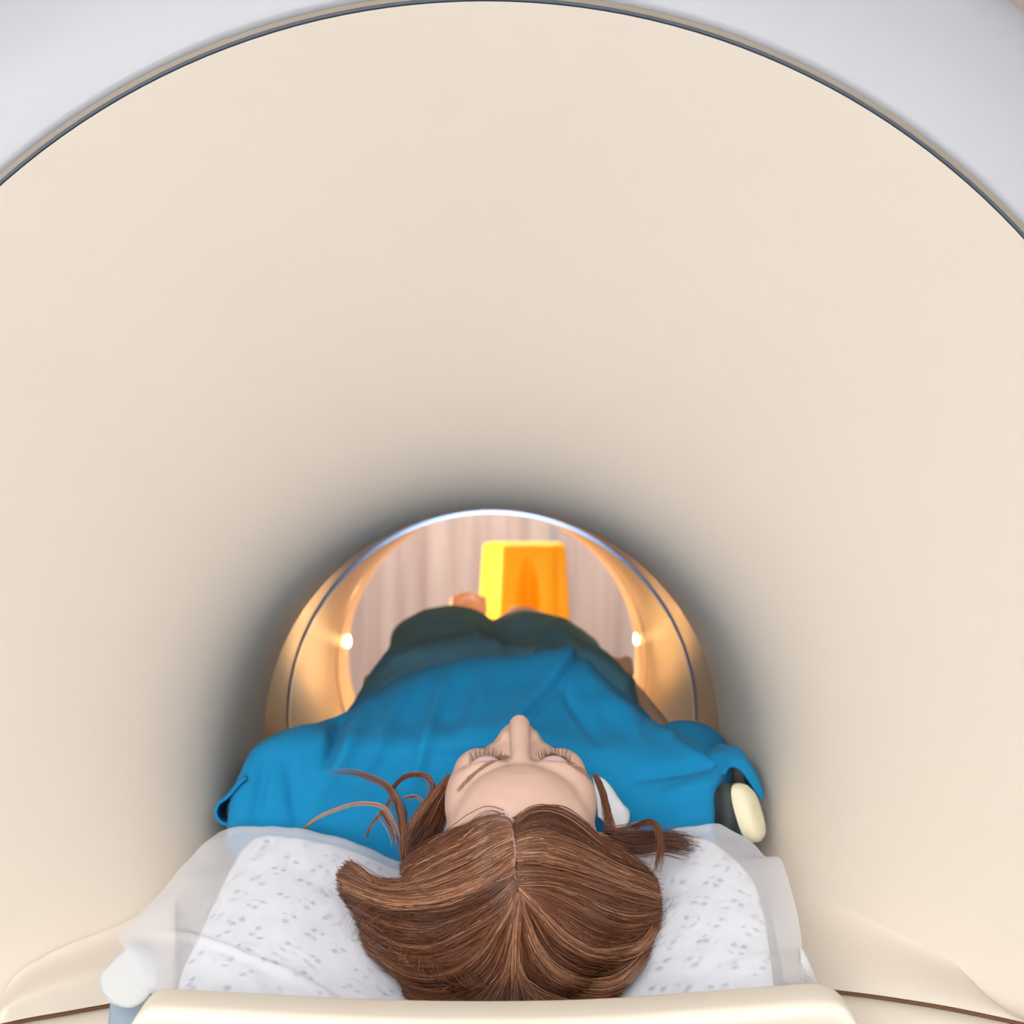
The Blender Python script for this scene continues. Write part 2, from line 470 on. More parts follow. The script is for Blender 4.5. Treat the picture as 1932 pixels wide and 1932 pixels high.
# ------------------------------------------------------------------ table
ZT = CZ - .462
table = empty('patient_table', (0, 1.2, 0), 'long narrow cream patient table under the patient with curved head rail', 'patient table')
rbox('tabletop', (-.212, 1.035, ZT - .03), (.212, 3.42, ZT), .010, M['table'], table)
rbox('mattress_pad', (-.205, 1.36, ZT), (.205, 3.0, ZT + .046), .015, M['strap_grey'], table)['label'] = 'blue-grey mattress pad'
rbox('table_column', (-.17, 1.02, 0), (.17, 1.10, ZT - .03), .02, M['table'], table)
n = 90
edge = catmull([(262, 1940), (268, 1905), (282, 1880), (300, 1864), (335, 1859), (500, 1868), (680, 1877), (830, 1881), (1000, 1881), (1150, 1876), (1300, 1865), (1420, 1856), (1520, 1849), (1562, 1856), (1585, 1878), (1596, 1910), (1600, 1945)], n)
D1, D0 = 1.032, .985
prof_of = []
vs = []
for px, py in edge:
    x, _, z = P(px, py, D1)
    cx = .5 * (-.28 + .28)
    ring = []
    zb = ZT - .13
    r = .010
    ring.append((D1, zb)); ring.append((D1, z - r))
    for k in range(1, 6):
        a = k / 5 * math.pi / 2
        ring.append((D1 - r + r * math.cos(a), z - r + r * math.sin(a)))
    ring.append((D0 + .016, z - .0005))
    for k in range(0, 6):
        a = k / 5 * math.pi / 2
        ring.append((D0 + .009 - .009 * math.sin(a * 1.15), z - .010 + .009 * math.cos(a * 1.15)))
    ring.append((D0 + .008, z - .03)); ring.append((D0 + .022, z - .06)); ring.append((D0 + .036, zb))
    vs += [(x, d, max(zz, zb - .001 * 0)) for d, zz in ring]
C_ = len(vs) // n
obj('head_rail', vs, grid_faces(n, C_, True) + [list(range(C_)), list(range((n - 1) * C_, n * C_))], M['rail'], table)['label'] = 'smooth cream end rail'

# ------------------------------------------------------------------ pillow
def pillow_top(X, Y):
    dx = X - .03
    s = .145 if dx < 0 else .105
    dep = .085 * math.exp(-(dx / s) ** 2)
    z = -.319 - .25 * (1.335 - Y) - dep
    k = .010                              # the cushion keeps some thickness under the head
    return CZ + max(z, -.446) + max(k - abs(z + .446), 0) ** 2 / (4 * k)
pil = empty('pillow', (0, 1.2, ZT), 'white dotted pillow in a thin see-through cover under the head', 'pillow')
LFT = catmull([(470, 1562, 1.33), (440, 1610, 1.29), (400, 1690, 1.21), (362, 1770, 1.13), (340, 1820, 1.09), (330, 1872, 1.045)], 40)
RGT = catmull([(1310, 1550, 1.33), (1370, 1585, 1.30), (1420, 1640, 1.25), (1440, 1700, 1.19), (1452, 1770, 1.125), (1462, 1852, 1.045)], 40)
def sheet(Lf, Rt, n, off, wr, edge_drop, base=False):
    rows = []
    for i in range(len(Lf)):
        a = np.array(P(*Lf[i])); b = np.array(P(*Rt[i]))
        row = []
        for j in range(n):
            u = j / (n - 1)
            x, y = a[0] * (1 - u) + b[0] * u, a[1] * (1 - u) + b[1] * u
            z = pillow_top(x, y) + off
            e = min(u, 1 - u) * 2
            w = max(0, 1 - e / .12) ** 2
            z = z * (1 - w) + (a[2] if u < .5 else b[2]) * w - edge_drop * w
            z += wr * (noise.noise((x * 18, y * 18, 3.1 + off * 300)) + .6 * noise.noise((x * 50, y * 34, 1.7)))
            v = i / (len(Lf) - 1)
            z -= .012 * max(0, 1 - v / .08) ** 2
            row.append((x, y, z))
        rows.append(row)
    return rows
n = 90
rows = sheet(LFT, RGT, n, -.004, .0012, .012)
vs = [p for r in rows for p in r]
bot = [(p[0], p[1], min(p[2] - .006, ZT + .004)) for r in rows for p in r]
NR = len(rows); K = NR * n
fs = grid_faces(NR, n) + [tuple(K + q for q in f) for f in grid_faces(NR, n)]
per = [j for j in range(n)] + [i * n + n - 1 for i in range(1, NR)] + [(NR - 1) * n + j for j in range(n - 2, -1, -1)] + [i * n for i in range(NR - 2, 0, -1)]
for a, b in zip(per, per[1:] + per[:1]): fs.append((a, b, K + b, K + a))
obj('cushion', vs + bot, fs, M['pillow'], pil)
LC = catmull([(432, 1553, 1.338), (398, 1583, 1.31), (370, 1607, 1.285), (300, 1685, 1.21), (228, 1761, 1.13), (236, 1790, 1.105), (245, 1822, 1.085), (264, 1855, 1.06), (290, 1878, 1.04)], 70)
RC = catmull([(1338, 1546, 1.338), (1375, 1560, 1.315), (1420, 1590, 1.29), (1445, 1617, 1.265), (1472, 1622, 1.25), (1490, 1670, 1.20), (1505, 1730, 1.15), (1513, 1780, 1.11), (1515, 1855, 1.04)], 70)
rows = sheet(LC, RC, 150, .003, .0032, 0)
# a crease line across the sheet on either side of the head, as in a folded paper cover
for i, r in enumerate(rows):
    for j, p in enumerate(r):
        x, y, z = p
        for (ax, ay, bx, by) in ((-.30, 1.135, -.09, 1.06), (.12, 1.055, .25, 1.10), (-.262, 1.15, -.225, 1.32), (-.262, 1.13, -.275, 1.05)):
            q = ((x - ax) * (bx - ax) + (y - ay) * (by - ay)) / ((bx - ax) ** 2 + (by - ay) ** 2)
            if 0 <= q <= 1:
                dd = abs((x - ax) * (by - ay) - (y - ay) * (bx - ax)) / math.hypot(bx - ax, by - ay)
                z += .0035 * max(0, 1 - dd / .008) * min(1, 6 * q, 6 * (1 - q))
        r[j] = (x, y, z)
cv = obj('pillow_cover', [p for r in rows for p in r], grid_faces(70, 150), M['paper'], pil)
cv['label'] = 'thin see-through white cover'

# ------------------------------------------------------------------ straps and roll by the table
st = empty('fastening_strap', P(238, 1850, 1.06), 'white ribbed strap end with blue-grey band hanging at the left table corner', 'strap')
def slab(name, outline, d, dd, thick, m, parent, r=.003):
    """rounded thick tab: outline in picture points at distance d + dd*(y offset)"""
    pts = resample(outline + [outline[0]], 60)[:-1]
    cx, cy = pts.mean(0)
    vs = []
    ringspec = [(0.0, .02), (.0, .80), (.12, .94), (.5, 1.0), (.88, .94), (1.0, .80), (1.0, .02)]
    for t, s in ringspec:
        for px, py in pts:
            qx, qy = cx + (px - cx) * s, cy + (py - cy) * s
            x, y, z = P(qx, qy, d + dd * (qy - cy))
            vs.append((x, y - thick * (.5 - t), z))
    n = len(pts)
    return obj(name, vs, grid_faces(len(ringspec), n, True) + [list(range(n)), list(range(6 * n, 7 * n))], m, parent)
slab('strap_end', [(262, 1770), (300, 1800), (300, 1850), (282, 1880), (262, 1897), (238, 1901), (208, 1889), (190, 1862), (189, 1838), (206, 1818), (235, 1788)], 1.112, -.00022, .014, M['ribbed'], st)['label'] = 'white ribbed rounded end'
slab('band', [(209, 1880), (300, 1870), (320, 1900), (300, 1990), (270, 2040), (200, 2040), (196, 1990), (204, 1930)], 1.122, -.0001, .010, M['strap_grey'], st)['label'] = 'blue-grey band'
s2 = slab('mattress_strap', [(1508, 1790), (1516, 1792), (1530, 1822), (1548, 1862), (1548, 1875), (1512, 1875), (1510, 1830)], 1.075, -.0001, .006, M['ribbed'], None)
tag(s2, 'thin white strap edge sticking out beside the right corner of the pillow', 'strap')

roll = empty('padded_roll', P(1400, 1530, 1.40), 'cream-ended striped roll poking out under the right gown sleeve', 'padded roll')
# a short thick roll lying along X with rounded cream end facing right and toward the viewer
cxs = [-.085, -.06, -.03, -.012, .0]
cen = np.array(P(1404, 1533, 1.40))
def roll_ring(x, s):
    v = []
    for k in range(40):
        a = 2 * math.pi * k / 40
        w = abs(math.cos(a)) ** .8 * math.copysign(1, math.cos(a)); h = abs(math.sin(a)) ** .8 * math.copysign(1, math.sin(a))
        y = .024 * s * w; z = .030 * s * h
        v.append((x - .30 * z + .12 * y, y, z + .35 * x * 0))
    return v
rv = []
for x in (-.10, -.07, -.04, -.002): rv += roll_ring(x, 1)
def rot(v, ang):  # turn about the vertical so that the end looks past the viewer's right shoulder
    c, s = math.cos(ang), math.sin(ang)
    return [(x * c - y * s, x * s + y * c, z) for x, y, z in v]
ang = -.35
side = rot(rv, ang)
o = obj('roll_side', [tuple(np.array(p) + cen) for p in side], grid_faces(4, 40, True) + [list(range(40))], M['roll_side'], roll, loc=tuple(cen))
ev = roll_ring(-.002, 1.0) + roll_ring(.002, 1.03) + roll_ring(.009, .98) + roll_ring(.014, .80) + roll_ring(.016, .4) + roll_ring(.016, .03)
obj('roll_end', [tuple(np.array(p) + cen) for p in rot(ev, ang)], grid_faces(6, 40, True) + [list(range(200, 240))], M['roll_cream'], roll)['label'] = 'cream rounded end'

# ------------------------------------------------------------------ orange block
def orange_block():
    yc = 3.22
    zt = P(990, 1024, yc - .08)[2]; zb = ZT + .001
    xc = P(988, 1100, yc)[0]
    Mz, K = 60, 160
    yaw = math.radians(20); cy, sy = math.cos(yaw), math.sin(yaw)
    vs = []
    for i in range(Mz + 1):
        t = i / Mz; z = zb + (zt - zb) * t; top = (1 - t) * (zt - zb)
        hw = .084 + .022 * (1 - t); hd = .080 + .010 * (1 - t)
        if top < .012: e = .012 - math.sqrt(max(0, .012 ** 2 - (.012 - top) ** 2)); hw -= e; hd -= e
        r = .014; per = []
        a, b = hw - r, hd - r
        segs = [((-a, -hd), (a, -hd)), ((hw, -b), (hw, b)), ((a, hd), (-a, hd)), ((-hw, b), (-hw, -b))]
        cor = [((a, -b), -90), ((a, b), 0), ((-a, b), 90), ((-a, -b), 180)]
        n_of = [70, 24, 34, 24]
        for q in range(4):
            (x0, y0), (x1, y1) = segs[q]
            for m_ in range(n_of[q]): w_ = m_ / n_of[q]; per.append((x0 + (x1 - x0) * w_, y0 + (y1 - y0) * w_))
            (ccx, ccy), a0 = cor[q]
            for m_ in range(2): an_ = math.radians(a0 + 90 * m_ / 2); per.append((ccx + r * math.cos(an_), ccy + r * math.sin(an_)))
        for x, y in per:
            if y < -hd + .004:        # tall teardrop hollow with a sharp right lip, and soft flutes in the near face
                u = (x + .024) / .034; v = (top - .15) / (.115 if top < .15 else .30); u = u / max(.35, math.sqrt(max(0, 1 - v * v)))
                if abs(u) < 1:
                    lip = (1 + u) / 1.7 if u < .7 else (1 - u) / .3
                    y += .045 * sm(max(0, min(1, lip))) * max(0, 1 - v * v)
                y += .008 * math.exp(-((x - .062) / .012) ** 2) * min(1, top / .06) - .008 * math.exp(-((x - .030) / .020) ** 2) * min(1, top / .05)
            vs.append((xc + x * cy - y * sy, yc + x * sy + y * cy, z))
    n = len(vs) // (Mz + 1)
    fs = grid_faces(Mz + 1, n, True) + [list(range(n)), list(range(Mz * n, (Mz + 1) * n))]
    o = obj('positioning_block', vs, fs, M['orange'], None, loc=(xc, yc, zb))
    tag(o, 'bright orange upright block with a hollow, standing beyond the patient\'s feet', 'foam block')
orange_block()

# ------------------------------------------------------------------ person
TH = math.radians(8)
HC = np.array((.027, 1.235, CZ - .3206))
cth, sth = math.cos(TH), math.sin(TH)
def HL(x, u, w):      # head-local: right, toward the crown, toward the face
    return HC + np.array((x, -u * cth - w * sth, -u * sth + w * cth))
BV, BF = [], []
tplv, tplf = sphere_tpl(18, 12)
def blob(c, r, basis=None):
    v = tplv * np.array(r)
    if basis is not None: v = v @ basis
    off = sum(len(a) for a in BV)
    BV.append(v + np.array(c))
    BF.extend([tuple(off + q for q in f) for f in tplf])
HB = np.array([[1, 0, 0], [0, -cth, -sth], [0, -sth, cth]])
def hblob(x, u, w, r): blob(HL(x, u, w), r, HB)
def limb(pts, rads, n=10):
    p = catmull(pts, n * (len(pts) - 1) + 1); r = np.interp(np.linspace(0, 1, len(p)), np.linspace(0, 1, len(rads)), rads)
    for a, b in zip(p, r): blob(a, (b, b, b))
# head
hblob(0, .018, -.005, (.0765, .094, .095))
hblob(0, .042, .028, (.068, .058, .067))
for s in (-1, 1):
    hblob(s * .027, .018, .074, (.032, .012, .0195))
    hblob(s * .032, -.004, .072, (.0165, .0135, .0165))
    hblob(s * .040, -.030, .060, (.026, .028, .028))
    hblob(s * .0125, -.045, .094, (.0075, .009, .0085))
    hblob(s * .055, -.015, .04, (.018, .035, .034))
    hblob(s * .051, .012, .048, (.021, .036, .036))
    hblob(s * .0775, -.008, -.008, (.008, .030, .018))
hblob(0, -.040, .045, (.056, .052, .050))
for t in np.linspace(0, 1, 9):
    hblob(0, .016 - .056 * t, .086 + .023 * t ** .8, (.0095 + .0015 * t, .011, .0105))
hblob(0, -.042, .1065, (.0108, .0098, .0102))
hblob(0, -.066, .076, (.028, .017, .020))
hblob(0, -.0655, .0925, (.022, .0055, .006)); hblob(0, -.0745, .091, (.020, .0065, .007))
hblob(0, -.098, .072, (.022, .020, .022)); hblob(0, -.074, .030, (.055, .045, .050))
W = lambda x, y, z: (x, y, CZ + z)
# neck, torso
limb([tuple(HL(0, -.06, -.025)), W(.028, 1.36, -.345), W(.022, 1.43, -.335)], [.054, .052, .06])
def torso(y, x, z, rx, rz, ry=.07): blob(W(x, y, z), (rx, ry, rz))
torso(1.46, .02, -.355, .15, .05); torso(1.53, .02, -.335, .150, .068); torso(1.62, .018, -.322, .145, .080)
torso(1.72, .016, -.315, .138, .085); torso(1.82, .012, -.320, .130, .082); torso(1.92, .01, -.320, .145, .086); torso(2.0, .008, -.325, .155, .080)
for s in (-1, 1):
    blob(W(.018 + s * .075, 1.64, -.268), (.055, .05, .045))
    blob(W(.02 + s * .17, 1.45, -.335), (.06, .06, .055))
    # arm: the forearm rises beside the hip, hand on the side of the thigh
    lo = 0 if s > 0 else -.030
    hx = .200 if s > 0 else -.180
    sh, el, wr = W(.02 + s * .180, 1.46, -.345), W(.01 + s * .228, 1.74, -.345), W(hx + s * .005, 1.97, -.278 + lo)
    limb([sh, ((sh[0] + el[0]) / 2 + s * .01, 1.60, CZ - .348), el], [.048, .042, .036])
    limb([el, ((el[0] + wr[0]) / 2, 1.86, CZ - .312 + lo * .6), wr], [.037, .034, .024])
    pal = np.array(W(hx - s * .004, 2.035, -.258 + lo))
    blob(pal, (.028, .042, .016)); blob(np.array(W(hx, 2.00, -.266 + lo)), (.025, .035, .018))
    for k, ln in enumerate((.066, .074, .070, .054)):
        fx = pal[0] - s * (-.024 + .0165 * k)
        b0 = np.array((fx, pal[1] + .030, pal[2] + .004)); b1 = b0 + (0, ln * .5, .014 - .003 * k)
        b2 = b1 + np.array((-s * .003, ln * .32, -.012)); b3 = b2 + np.array((-s * .003, ln * .18, -.018))
        limb([b0, b1, b2, b3], [.0092, .0086, .0080, .0070], 6)
    t0 = pal + np.array((-s * .020, -.015, .004)); limb([t0, t0 + np.array((-s * .016, .026, .012)), t0 + np.array((-s * .020, .052, .006))], [.012, .0105, .0085], 6)
    # legs: thigh up to the raised knee, shin down, foot up
    kx = -.062 if s < 0 else .058
    limb([W(.008 + s * .085, 2.02, -.325), W(kx, 2.20, -.255), W(kx, 2.36, -.222)], [.080, .066, .052])
    limb([W(kx, 2.36, -.222), W(kx + s * .01, 2.52, -.285), W(kx + s * .012, 2.72, -.355)], [.050, .050, .034])
    ax = -.05 if s < 0 else .075
    an = W(ax, 2.74, -.365)
    limb([W(kx + s * .012, 2.70, -.35), an], [.036, .034])
    blob(W(ax, 2.765, -.385), (.030, .032, .026))
    ft = -.176 if s < 0 else -.205
    limb([an, W(ax, 2.765, -.29), W(ax, 2.785, ft - .03)], [.034, .032, .026])
    for k in range(5):
        tx = ax + (k - 2) * .0155
        limb([W(tx, 2.785, ft - .035), W(tx, 2.80, ft - .004 - abs(k - 1.4) * .004 + (0.004 if (k == 0) == (s > 0) else 0))], [.0105, .0088], 5)
bodyv = np.concatenate(BV)
tmp = obj('tmp', bodyv, BF, M['skin'])
md = tmp.modifiers.new('r', 'REMESH'); md.mode = 'VOXEL'; md.voxel_size = .0030; md.use_smooth_shade = True
md = tmp.modifiers.new('s', 'SMOOTH'); md.factor = .5; md.iterations = 7
dg = bpy.context.evaluated_depsgraph_get(); dg.update()
me = bpy.data.meshes.new_from_object(tmp.evaluated_get(dg)); me.name = 'person'
bpy.data.objects.remove(tmp)
me.materials.clear(); me.materials.append(M['skin'])
me.polygons.foreach_set('use_smooth', [True] * len(me.polygons))
person = bpy.data.objects.new('person', me); COL.objects.link(person)
tag(person, 'person lying on the back in a blue-teal gown, brown hair spread on the pillow', 'person')

# gown and trousers lofted over the body
def loft(name, secs, N, MM, m, disp, thick, parent=person):
    S = [np.array([P(px, py, d) for px, py in resample(pl, N)]) for d, pl in secs]
    cols = [catmull([s[j] for s in S], MM) for j in range(N)]
    g = np.array(cols).transpose(1, 0, 2)          # MM x N x 3
    du = np.gradient(g, axis=1); dv = np.gradient(g, axis=0)
    nr = np.cross(dv, du); nr /= np.linalg.norm(nr, axis=2, keepdims=True) + 1e-9
    if nr[:, :, 2].mean() < 0: nr = -nr
    for i in range(MM):
        for j in range(N):
            x, y, z = g[i, j]
            px = VX + x / y * F; py = VY + (CZ - z) / y * F
            g[i, j] += nr[i, j] * disp(x, y, z, px, py)
    o = obj(name, g.reshape(-1, 3), grid_faces(MM, N), m, parent)
    sd = o.modifiers.new('solid', 'SOLIDIFY'); sd.thickness = thick; sd.offset = -1
    return o
def seg_d(px, py, ax, ay, bx, by):
    q = ((px - ax) * (bx - ax) + (py - ay) * (by - ay)) / ((bx - ax) ** 2 + (by - ay) ** 2)
    q = min(1, max(0, q)); return math.hypot(px - ax - q * (bx - ax), py - ay - q * (by - ay)), q
FOLDS = [((840, 1290), (780, 1480), 14, .005), ((765, 1300), (690, 1460), 16, .004), ((620, 1440), (640, 1370), 13, -.008), ((930, 1270), (880, 1400), 18, .004),
         ((1110, 1275), (1210, 1400), 15, .005), ((1130, 1330), (1320, 1420), 14, .004), ((1060, 1300), (1130, 1400), 12, -.004), ((545, 1440), (560, 1560), 12, -.003),
         ((1200, 1470), (1390, 1430), 10, -.004), ((700, 1330), (600, 1500), 20, .004), ((480, 1540), (500, 1440), 12, -.004), ((1285, 1395), (1370, 1420), 10, -.006), ((1250, 1500), (1350, 1470), 14, .003)]
def gdisp(x, y, z, px, py):
    h = .0030 * noise.noise((x * 14, y * 9, z * 9)) + .0014 * noise.noise((x * 38, y * 22, z * 22))
    for a, b, w, k in FOLDS:
        d, q = seg_d(px, py, *a, *b)
        h += 2.0 * k * math.exp(-(d / w) ** 2) * math.sin(math.pi * min(1, max(0, .15 + .7 * q)))
    # wrap-over edge: the left panel lies on the right one
    lx = 1085 + (990 - 1085) * (py - 1243) / (1357 - 1243)
    lx += 6 * math.sin((py - 1243) / 40)
    if py < 1420:
        t = (lx - px) / 2.2
        h += .016 / (1 + math.exp(-max(-30, min(30, t)))) * math.exp(-max(0, (lx - px)) / 110)
        h += .004 * math.exp(-((px - lx - 26) / 16) ** 2)
    return h
secs = [
 (1.335, [(448, 1620), (470, 1600), (560, 1625), (680, 1655), (800, 1690), (960, 1690), (1100, 1680), (1200, 1630), (1300, 1600), (1350, 1600), (1372, 1620)]),
 (1.365, [(430, 1595), (448, 1562), (520, 1575), (620, 1592), (740, 1615), (950, 1600), (1165, 1575), (1260, 1548), (1330, 1540), (1346, 1545), (1350, 1590)]),
 (1.395, [(428, 1580), (442, 1505), (500, 1478), (620, 1490), (750, 1520), (950, 1500), (1150, 1500), (1240, 1490), (1330, 1478), (1352, 1490), (1352, 1580)]),
 (1.43, [(432, 1560), (452, 1462), (490, 1412), (600, 1400), (720, 1415), (950, 1400), (1130, 1415), (1230, 1430), (1340, 1424), (1368, 1440), (1366, 1560)]),
 (1.48, [(452, 1560), (476, 1440), (500, 1397), (580, 1366), (650, 1376), (760, 1372), (980, 1360), (1110, 1372), (1220, 1392), (1330, 1404), (1378, 1430), (1384, 1540)]),
 (1.545, [(486, 1550), (504, 1430), (534, 1390), (600, 1361), (650, 1359), (700, 1343), (765, 1322), (870, 1308), (980, 1305), (1085, 1308), (1150, 1330), (1205, 1362), (1290, 1384), (1330, 1420), (1340, 1530)]),
 (1.61, [(580, 1540), (620, 1420), (655, 1352), (700, 1318), (770, 1284), (870, 1258), (980, 1252), (1085, 1256), (1150, 1295), (1215, 1350), (1250, 1420), (1270, 1520)]),
 (1.68, [(600, 1500), (632, 1400), (662, 1342), (705, 1308), (765, 1276), (870, 1246), (980, 1245), (1090, 1245), (1158, 1288), (1222, 1345), (1250, 1410), (1262, 1490)]),
 (1.76, [(620, 1480), (650, 1400), (680, 1352), (720, 1320), (775, 1290), (870, 1262), (980, 1258), (1085, 1260), (1145, 1300), (1195, 1350), (1220, 1400), (1230, 1470)])]
gown = loft('gown', secs, 240, 150, M['gown'], gdisp, .0022)
gown['label'] = 'blue-teal wrap gown'
# upper-arm sleeve of the right arm behind, and the loose sleeve hems
def cloth_tube(name, rings, m, parent, thick=.002, N=40):
    S = []
    for c, rx, rz, ax in rings:
        S.append(np.array([(c[0] + rx * math.cos(2 * math.pi * k / N) , c[1] + ax * math.cos(2 * math.pi * k / N), c[2] + rz * math.sin(2 * math.pi * k / N)) for k in range(N)]))
    cols = [catmull([s[j] for s in S], 30) for j in range(N)]
    g = np.array(cols).transpose(1, 0, 2)
    for i in range(30):
        for j in range(N):
            x, y, z = g[i, j]; g[i, j] += .003 * noise.noise((x * 30, y * 30, z * 30))
    o = obj(name, g.reshape(-1, 3), grid_faces(30, N, True), m, parent)
    sd = o.modifiers.new('solid', 'SOLIDIFY'); sd.thickness = thick; sd.offset = -1
    return o
cR = lambda px, py, d: P(px, py, d)
cloth_tube('sleeve', [(cR(1285, 1475, 1.525), .050, .042, 0), (cR(1290, 1438, 1.59), .056, .049, 0), (cR(1288, 1430, 1.64), .052, .046, 0), (cR(1280, 1430, 1.69), .046, .038, 0)], M['gown'], gown)['label'] = 'upper-arm sleeve on the right'
cloth_tube('sleeve', [(cR(580, 1470, 1.53), .050, .044, 0), (cR(585, 1460, 1.60), .050, .046, 0), (cR(590, 1455, 1.67), .048, .042, 0)], M['gown'], gown)
# loose sleeve hem lying over the roll on the right
def hem(name, secs, N, MM):
    return loft(name, secs, N, MM, M['gown'], lambda x, y, z, px, py: .0015 * noise.noise((x * 40, y * 40, z * 40)), .003, gown)
hem('sleeve_hem', [
 (1.415, [(1366, 1462), (1376, 1446), (1396, 1452), (1416, 1474), (1434, 1500), (1440, 1507)]),
 (1.425, [(1350, 1452), (1378, 1428), (1404, 1432), (1426, 1462), (1441, 1492), (1440, 1506)]),
 (1.45, [(1330, 1425), (1372, 1410), (1398, 1414), (1422, 1454), (1434, 1488), (1433, 1502)]),
 (1.50, [(1325, 1420), (1362, 1404), (1388, 1416), (1404, 1452), (1412, 1480), (1411, 1500)])], 40, 30)
hem('sleeve_hem', [
 (1.395, [(452, 1548), (438, 1560), (416, 1555), (405, 1536), (410, 1516), (428, 1500), (446, 1480), (462, 1466)]),
 (1.42, [(450, 1545), (436, 1552), (418, 1550), (407, 1534), (412, 1514), (430, 1496), (448, 1474), (466, 1455)]),
 (1.46, [(456, 1545), (444, 1550), (428, 1548), (422, 1534), (428, 1512), (443, 1492), (456, 1468), (474, 1446)])], 40, 24)

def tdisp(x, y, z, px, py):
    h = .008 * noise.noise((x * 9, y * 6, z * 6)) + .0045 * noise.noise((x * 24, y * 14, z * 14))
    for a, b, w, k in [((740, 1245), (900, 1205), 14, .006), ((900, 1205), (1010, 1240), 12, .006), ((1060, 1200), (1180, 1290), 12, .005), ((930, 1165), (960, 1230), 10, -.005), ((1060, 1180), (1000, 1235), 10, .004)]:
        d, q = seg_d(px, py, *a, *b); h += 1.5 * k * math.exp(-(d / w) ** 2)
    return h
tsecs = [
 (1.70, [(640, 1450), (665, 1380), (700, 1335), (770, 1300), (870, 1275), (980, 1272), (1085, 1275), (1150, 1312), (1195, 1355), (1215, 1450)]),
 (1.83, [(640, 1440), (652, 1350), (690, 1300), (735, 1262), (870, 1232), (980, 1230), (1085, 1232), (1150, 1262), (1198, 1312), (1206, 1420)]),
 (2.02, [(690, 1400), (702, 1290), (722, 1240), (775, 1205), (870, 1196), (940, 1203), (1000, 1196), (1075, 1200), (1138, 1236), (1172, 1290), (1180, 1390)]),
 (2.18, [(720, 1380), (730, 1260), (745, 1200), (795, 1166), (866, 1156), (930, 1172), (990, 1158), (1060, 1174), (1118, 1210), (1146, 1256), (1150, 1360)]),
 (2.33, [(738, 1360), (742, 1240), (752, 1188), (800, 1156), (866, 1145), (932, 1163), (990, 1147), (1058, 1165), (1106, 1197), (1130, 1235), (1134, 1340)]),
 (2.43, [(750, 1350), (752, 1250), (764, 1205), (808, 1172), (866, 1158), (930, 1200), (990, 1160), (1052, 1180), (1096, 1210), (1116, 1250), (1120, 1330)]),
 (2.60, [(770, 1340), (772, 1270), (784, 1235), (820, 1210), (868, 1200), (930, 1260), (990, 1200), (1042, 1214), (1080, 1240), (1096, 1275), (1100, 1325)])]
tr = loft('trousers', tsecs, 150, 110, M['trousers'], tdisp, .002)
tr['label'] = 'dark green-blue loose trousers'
# white collar showing beside the neck on the right
loft('collar', [(1.315, [(1128, 1540), (1150, 1556), (1166, 1566), (1178, 1560)]), (1.335, [(1124, 1500), (1150, 1505), (1172, 1525), (1186, 1548)]), (1.36, [(1118, 1462), (1140, 1472), (1160, 1495), (1184, 1528)])], 30, 30, M['white_cloth'],
     lambda x, y, z, px, py: .003 * noise.noise((x * 60, y * 30, z * 60)), .002)['label'] = 'white undershirt collar'

# ---- eyelids, brows, lashes
def strands(name, lines, rads, m, parent, tones=None, seg=3):
    """lines (N,K,3), rads (N,K): thin tapered tubes in one mesh"""
    lines = np.asarray(lines); N, Kk, _ = lines.shape
    t = np.gradient(lines, axis=1); t /= np.linalg.norm(t, axis=2, keepdims=True) + 1e-9
    up = np.array((.3, -.8, .52)); a = np.cross(t, up); a /= np.linalg.norm(a, axis=2, keepdims=True) + 1e-9
    b = np.cross(t, a)
    vs = np.zeros((N, Kk, seg, 3))
    for k in range(seg):
        w = 2 * math.pi * k / seg
        vs[:, :, k] = lines + rads[:, :, None] * (math.cos(w) * a + math.sin(w) * b)
    base = (np.arange(N) * Kk * seg)[:, None, None]
    ii = (np.arange(Kk - 1) * seg)[None, :, None]; kk = np.arange(seg)[None, None, :]; k2 = (kk + 1) % seg
    q = np.stack([base + ii + kk, base + ii + k2, base + ii + seg + k2, base + ii + seg + kk], -1).reshape(-1, 4)
    me = bpy.data.meshes.new(name)
    V = vs.reshape(-1, 3)
    me.vertices.add(len(V)); me.vertices.foreach_set('co', V.ravel())
    me.loops.add(len(q) * 4); me.loops.foreach_set('vertex_index', q.ravel().astype(np.int32))
    me.polygons.add(len(q)); me.polygons.foreach_set('loop_start', (np.arange(len(q)) * 4).astype(np.int32))
    me.polygons.foreach_set('use_smooth', [True] * len(q))
    me.update(calc_edges=True)
    if tones is not None:
        at = me.attributes.new('tone', 'FLOAT', 'POINT')
        at.data.foreach_set('value', np.repeat(tones, Kk * seg).astype(np.float32))
    me.materials.append(m)
    o = bpy.data.objects.new(name, me); COL.objects.link(o)
    if parent is not None: o.parent = parent
    return o

